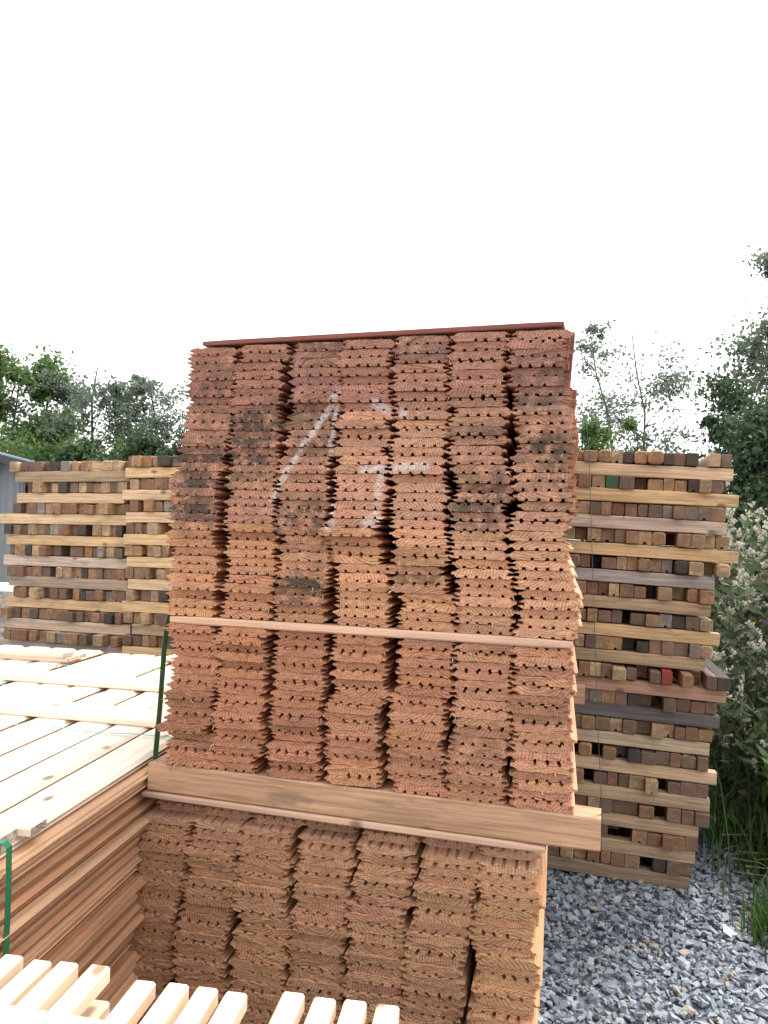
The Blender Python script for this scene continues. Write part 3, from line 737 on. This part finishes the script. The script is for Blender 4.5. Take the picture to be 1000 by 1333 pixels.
tree('broadleaf_tree', 'slim airy grey-green tree beside the bright green tree, left', cw(58, 23), 6.3, 1.1, .35, 6500, .075, L_GREY, 2, group=g1, nl=16, spread=.5, gaps=.1)
tree('broadleaf_tree', 'airy round topped tree above the middle of left stick stack', cw(118, 22), 6.2, 1.25, .3, 8500, .075, L_GREY, 3, group=g1, nl=20, spread=.5, gaps=.1)
tree('broadleaf_tree', 'airy tree just left of the painted pack, sky showing through', cw(205, 22), 6.0, 1.2, .35, 6500, .075, L_GREY, 4, group=g1, nl=18, spread=.45, gaps=.15)
for i, (px, Z, h, r_, mt, lb) in enumerate([(40, 20, 3.7, 1.3, L_BRIGHT, 'low dark green shrub behind the left end of wide stick stack'), (95, 19, 3.3, 1.2, L_DARK, 'dark shrub under the airy round topped tree, left background'), (150, 20, 3.6, 1.3, L_BRIGHT, 'green shrub between the two airy trees, left background'), (215, 20, 3.5, 1.3, L_DARK, 'dark shrub at the left flank of the painted pack'), (265, 21, 3.6, 1.3, L_DARK, 'shrub hidden mostly behind the painted pack, left background')]):
    tree('shrub', lb, cw(px, Z), h, r_, .08, 11000, .085, mt, 20+i, 'shrub', 'shrubs along the left background', tr=.05, nl=24, spread=.6)
tree('slender_tree', 'thin sparse tree with two stems, white sky behind, right of painted pack', cw(824, 16), 6.2, 1.05, .3, 6500, .055, L_GREY, 8, stems=2, tr=.04, nl=26, spread=.5, gaps=.1)
for i, (px, Z, h, r_, lb) in enumerate([(775, 14, 3.9, .55, 'small green bush between the painted pack and the sparse tree'), (846, 14, 3.75, .6, 'small green bush at the foot of the sparse tree')]):
    tree('shrub', lb, cw(px, Z), h, r_, .1, 9000, .055, L_BRIGHT, 40+i, 'shrub', 'bushes under the sparse tree', tr=.04, nl=20, spread=.5)
tree('broadleaf_tree', 'tall tree at the right edge, leafy branches reaching over the sky', cw(1040, 12), 6.0, 1.15, .3, 15000, .055, L_GREY, 51, nl=24, spread=.5, gaps=.1, tr=.08)
tree('broadleaf_tree', 'dense dark green tree at right edge above the pale weeds', cw(1012, 10), 3.6, .95, .05, 30000, .05, L_DARK, 52, nl=30, spread=.6, tr=.07)
tree('shrub', 'small dark rounded bush left of the dense dark tree, right side', cw(940, 10.5), 3.35, .42, .05, 14000, .045, L_DARK, 53, 'shrub', nl=24, spread=.55, tr=.05)
tree('broadleaf_tree', 'green tree behind the dense dark tree at the right edge', cw(1075, 13), 4.7, 1.2, .1, 20000, .06, L_BRIGHT, 54, nl=26, spread=.6)

# ------------------------------------------------------------------ weeds on the right
W_LEAF = leaf_mat('weed_leaf', (.06, .09, .04), (.17, .22, .11), .4)
W_DK = leaf_mat('weed_low_leaf', (.05, .09, .03), (.15, .23, .08), .45)
W_FLUFF = leaf_mat('weed_seed_fluff', (.40, .37, .30), (.70, .66, .58), .35, .9)
W_YEL = leaf_mat('weed_yellow_flower', (.65, .48, .02), (.8, .62, .05), .2)
W_STEM = plain('weed_stem', (.13, .14, .06), .8, 0, .3)
GRASS = leaf_mat('grass_blade', (.03, .075, .015), (.11, .2, .045), .35)
STRAW = leaf_mat('dry_straw', (.35, .27, .15), (.5, .42, .27), .2)
def weed_parts(loc, h, r_, nst, fl, seed, leafn, yellow):
    rg = np.random.default_rng(seed); V = []; F = []; lp = []; fp = []; yp = []; loc = np.array(loc)
    for s in range(nst):
        a = rg.uniform(0, 6.28); d0 = rg.uniform(0, .25)*r_; sp_ = rg.uniform(.2, 1)*r_; hh = h*rg.uniform(.65, 1.03)
        path = [loc+np.array([math.cos(a)*(d0+sp_*t**1.6), math.sin(a)*(d0+sp_*t**1.6), hh*t*(1-.06*t*sp_)-.02])+rg.normal(0, .012, 3)*t for t in np.linspace(0, 1, 7)]
        v, f = tube(path, [.005*(1-.75*t) for t in np.linspace(0, 1, 7)], 3); k = len(V); V += v; F += [tuple(q+k for q in ff) for ff in f]
        def on(t):
            i = min(t*6, 5.999); return path[int(i)]*(1-i % 1)+path[int(i)+1]*(i % 1)
        for j in range(leafn):
            t = rg.uniform(.08, .96); lp.append(on(t)+rg.normal(0, 1, 3)*np.array([.045, .045, .02])*(1.25-.6*t))
        nb = int(fl/14)
        for b_ in range(nb):                                   # side sprays of the panicle
            t = 1-rg.random()**1.3*.5; o = on(t); d = rg.normal(0, 1, 3); d[2] = abs(d[2])*.9+.3; d /= np.linalg.norm(d); L = rg.uniform(.04, .13)*(1.5-t)*1.6
            for j in range(26): fp.append(o+d*L*rg.random()+rg.normal(0, .006, 3))
        for j in range(yellow): yp.append(path[-1]+rg.normal(0, .02, 3))
    return V, F, lp, fp, yp, rg
def weed(label, loc, h, r_, nst, fl, seed, leafm, leafn=55, lsz=.05, yellow=0):
    V, F, lp, fp, yp, rg = weed_parts((0, 0, 0), h, r_, nst, fl, seed, leafn, yellow)
    root = empty('weed_plant', loc); tag(root, label, 'plant', 'weeds on the bank beside the right stick stack')
    mesh_obj('stem', npmesh('stem', V, F, [W_STEM]), root)
    mesh_obj('foliage', leaves_mesh('foliage', lp, lsz, leafm, rg, 2.8, .0), root)['kind'] = 'stuff'
    if fp: mesh_obj('seed_heads', leaves_mesh('seed_heads', fp, .0145, W_FLUFF, rg, 1.3, 0), root)['kind'] = 'stuff'
    if yp: mesh_obj('flowers', leaves_mesh('flowers', yp, .016, W_YEL, rg, 1.0, 0), root)['kind'] = 'stuff'
near = [('low leafy green weed by the foot of the right stick stack', .78, 4.30, .95, .26, 12, 45, 1), ('leafy weed leaning on the corner of the right stick stack', .70, 4.65, 1.25, .28, 12, 60, 1),
        ('waist high weed with pale tips beside the right stick stack', .92, 4.75, 1.45, .32, 14, 120, 1), ('bushy weed with pale tips at the right edge, halfway up', 1.15, 4.55, 1.45, .32, 14, 110, 0),
        ('low dark leafy weed at the right edge, just above the gravel', 1.0, 4.05, .80, .28, 14, 20, 0)]
for i, (lb, x, y, h, r_, ns, fl, ye) in enumerate(near):
    weed(lb, (x, y, 0), h, r_, ns, fl, 200+i, W_LEAF if fl > 40 else W_DK, 100, .034 if fl > 40 else .045, ye)
bank = [(.78,5.10,1.50,.30,14,150), (1.05,5.15,1.70,.34,16,190), (1.35,5.0,1.65,.36,16,190), (.70,5.55,1.62,.30,14,190), (.98,5.65,1.82,.34,16,240), (1.30,5.6,1.85,.38,18,240), (1.65,5.5,1.8,.4,16,220),
 (.85,6.15,1.92,.34,16,240), (1.20,6.2,2.0,.38,18,250), (1.60,6.2,2.05,.4,18,240), (.55,6.0,1.72,.3,14,170), (2.05,6.1,2.0,.42,16,200), (1.05,6.9,2.1,.4,16,220), (1.5,6.9,2.15,.42,16,220), (1.95,7.0,2.2,.45,16,220),
 (1.35,4.2,1.2,.32,14,50), (1.65,4.7,1.5,.36,14,100), (1.5,3.75,.9,.32,12,10)]
aV, aF, aL, aP = [], [], [], []
for i, q in enumerate(bank):
    v, f, lp, fp, yp, rg = weed_parts((q[0], q[1], 0), *q[2:], 300+i, 75, 0); k = len(aV)
    aV += v; aF += [tuple(z+k for z in ff) for ff in f]; aL += lp; aP += fp
wb = empty('weed_bank', (1.2, 5.5, 0)); tag(wb, 'mass of tall weeds with pale seed fluff behind the nearer weeds, right edge', 'weeds', kind='stuff')
sh = np.array((1.2, 5.5, 0)); rg = np.random.default_rng(12)
for nm, me in (('stems', npmesh('stems', np.array(aV)-sh, aF, [W_STEM])), ('foliage', leaves_mesh('foliage', np.array(aL)-sh, .042, W_LEAF, rg, 2.8, 0)), ('seed_heads', leaves_mesh('seed_heads', np.array(aP)-sh, .0165, W_FLUFF, rg, 1.3, 0))):
    mesh_obj(nm, me, wb)['kind'] = 'stuff'
# grass tufts and dry stalks at the edge of the gravel
def blades(n, cx, cy, sx, sy, h, rg, lean=.6, wd=.004):
    V = []; F = []
    for i in range(n):
        p = np.array([cx+rg.normal(0, sx), cy+rg.normal(0, sy), -.005]); a = rg.uniform(0, 6.28); L = h*rg.uniform(.5, 1.2); le = rg.uniform(.1, lean)
        d = np.array([math.cos(a), math.sin(a), 0]); s = np.array([-d[1], d[0], 0])*wd*rg.uniform(.6, 1.4)
        k = len(V); 
        for t in (0, .35, .7, 1):
            q = p+d*L*le*t**1.8+np.array([0, 0, L*(t-.35*le*t**2)]); ww = s*(1-t)**.6
            V += [q-ww, q+ww]
        for j in range(3): F.append((k+2*j, k+2*j+1, k+2*j+3, k+2*j+2))
    return V, F
rg = np.random.default_rng(88); V = []; F = []
for (cx, cy, n, sx, sy, h) in [(.95,4.25,900,.16,.2,.40), (1.3,4.0,900,.25,.25,.40), (.80,4.75,500,.12,.3,.4), (.72,3.62,140,.05,.06,.16), (.66,3.45,160,.045,.06,.17), (.80,3.3,160,.07,.08,.18), (.72,3.12,60,.03,.03,.12), (1.1,3.4,500,.16,.2,.3), (.55,4.4,80,.05,.08,.15), (1.5,4.8,800,.4,.5,.5), (1.2,6,1500,.6,.8,.6)]:
    v, f = blades(n, cx, cy, sx, sy, h, rg); k = len(V); V += v; F += [tuple(q+k for q in ff) for ff in f]
gme = npmesh('grass', V, F, [GRASS]); attr(gme, 'rnd', 'FLOAT', np.repeat(rg.random(len(V)//8), 8))
tag(mesh_obj('grass', gme), 'green grass growing at the edge of the gravel under weeds', 'grass', kind='stuff')
V = []; F = []
for i in range(60):
    p = np.array([rg.uniform(.55, 1.3), rg.uniform(3.9, 4.4), rg.uniform(.03, .15)]); a = rg.normal(.1, .35); L = rg.uniform(.2, .55)
    v, f = tube([p, p+np.array([math.cos(a)*L*.5, math.sin(a)*L*.5, .02]), p+np.array([math.cos(a)*L, math.sin(a)*L, rg.normal(0, .03)])], [.002, .0018, .001], 3)
    k = len(V); V += v; F += [tuple(q+k for q in ff) for ff in f]
sme = npmesh('dry_straw', V, F, [STRAW]); attr(sme, 'rnd', 'FLOAT', rg.random(len(V)))
tag(mesh_obj('dry_straw', sme), 'dry fallen straw stalks beside the foot of the right stick stack', 'straw', kind='stuff')

# ------------------------------------------------------------------ shed at the far left
shed = empty('shed', cw(-62, 14), (0, 0, TH+R(27))); tag(shed, 'grey corrugated metal shed with blue-grey roof at the left edge', 'shed')
def metal(name, col): return plain(name, col, .45, .0, .12, 6)
V = []; F = []; n = 60; Wd = 2.3
for i in range(n+1):
    x = -1.15-1.2+ (Wd+1.2)*i/n; y = .02*(1 if (i//2) % 2 else -1); zt = 2.62-.22*(x-1.15)
    V += [(x, y, 0), (x, y, zt)]
for i in range(n): F.append((2*i, 2*i+2, 2*i+3, 2*i+1))
mesh_obj('wall', npmesh('wall', V, F, [metal('grey_cladding', (.20, .21, .215))]), shed)
V, Fq, mi = box_geo(1.10, 1.19, 0.0, 5, 0, 2.6, .004)
me = bpy.data.meshes.new('side_wall'); me.from_pydata(V, [], Fq); me.materials.append(metal('dark_cladding', (.12, .125, .13))); mesh_obj('side_wall', me, shed)
V, Fq, mi = box_geo(-2.5, 1.32, -.35, 5.3, 0, .12, .01)
V = [(x, y, z+2.64-.22*(x-1.15)) for x, y, z in V]
me = bpy.data.meshes.new('roof'); me.from_pydata(V, [], Fq); me.materials.append(metal('roof_metal', (.30, .36, .42))); mesh_obj('roof', me, shed)
V, Fq, mi = box_geo(-2.5, 1.34, -.375, -.353, -.05, .10, .004)
V = [(x, y, z+2.62-.22*(x-1.15)) for x, y, z in V]
me = bpy.data.meshes.new('fascia'); me.from_pydata(V, [], Fq); me.materials.append(metal('fascia_dark', (.05, .055, .065))); mesh_obj('fascia', me, shed)
# a pale board pile standing before the shed
pile = empty('board_pile', cw(-25, 8.5), (0, 0, TH)); tag(pile, 'low pile of pale sawn boards before the shed, left edge', 'timber pile')
rgq = np.random.default_rng(66); BB = timber_along_y('board', .2, 1.2, .045, W2, .004)
for r_ in range(16):
    for c in range(4):
        mesh_obj('board', BB, pile, (-.32+c*.21+rgq.normal(0, .01), rgq.normal(0, .02), .08+r_*.0465), color=tuple(np.array((.62, .55, .47))*rgq.normal(1, .06)))
for yy in (.2, .9): mesh_obj('bearer', long_plank('bearer', .9, .08, .079, W1, .003, seed=int(yy*100)), pile, (-.45, yy, 0), color=(.4, .3, .2))
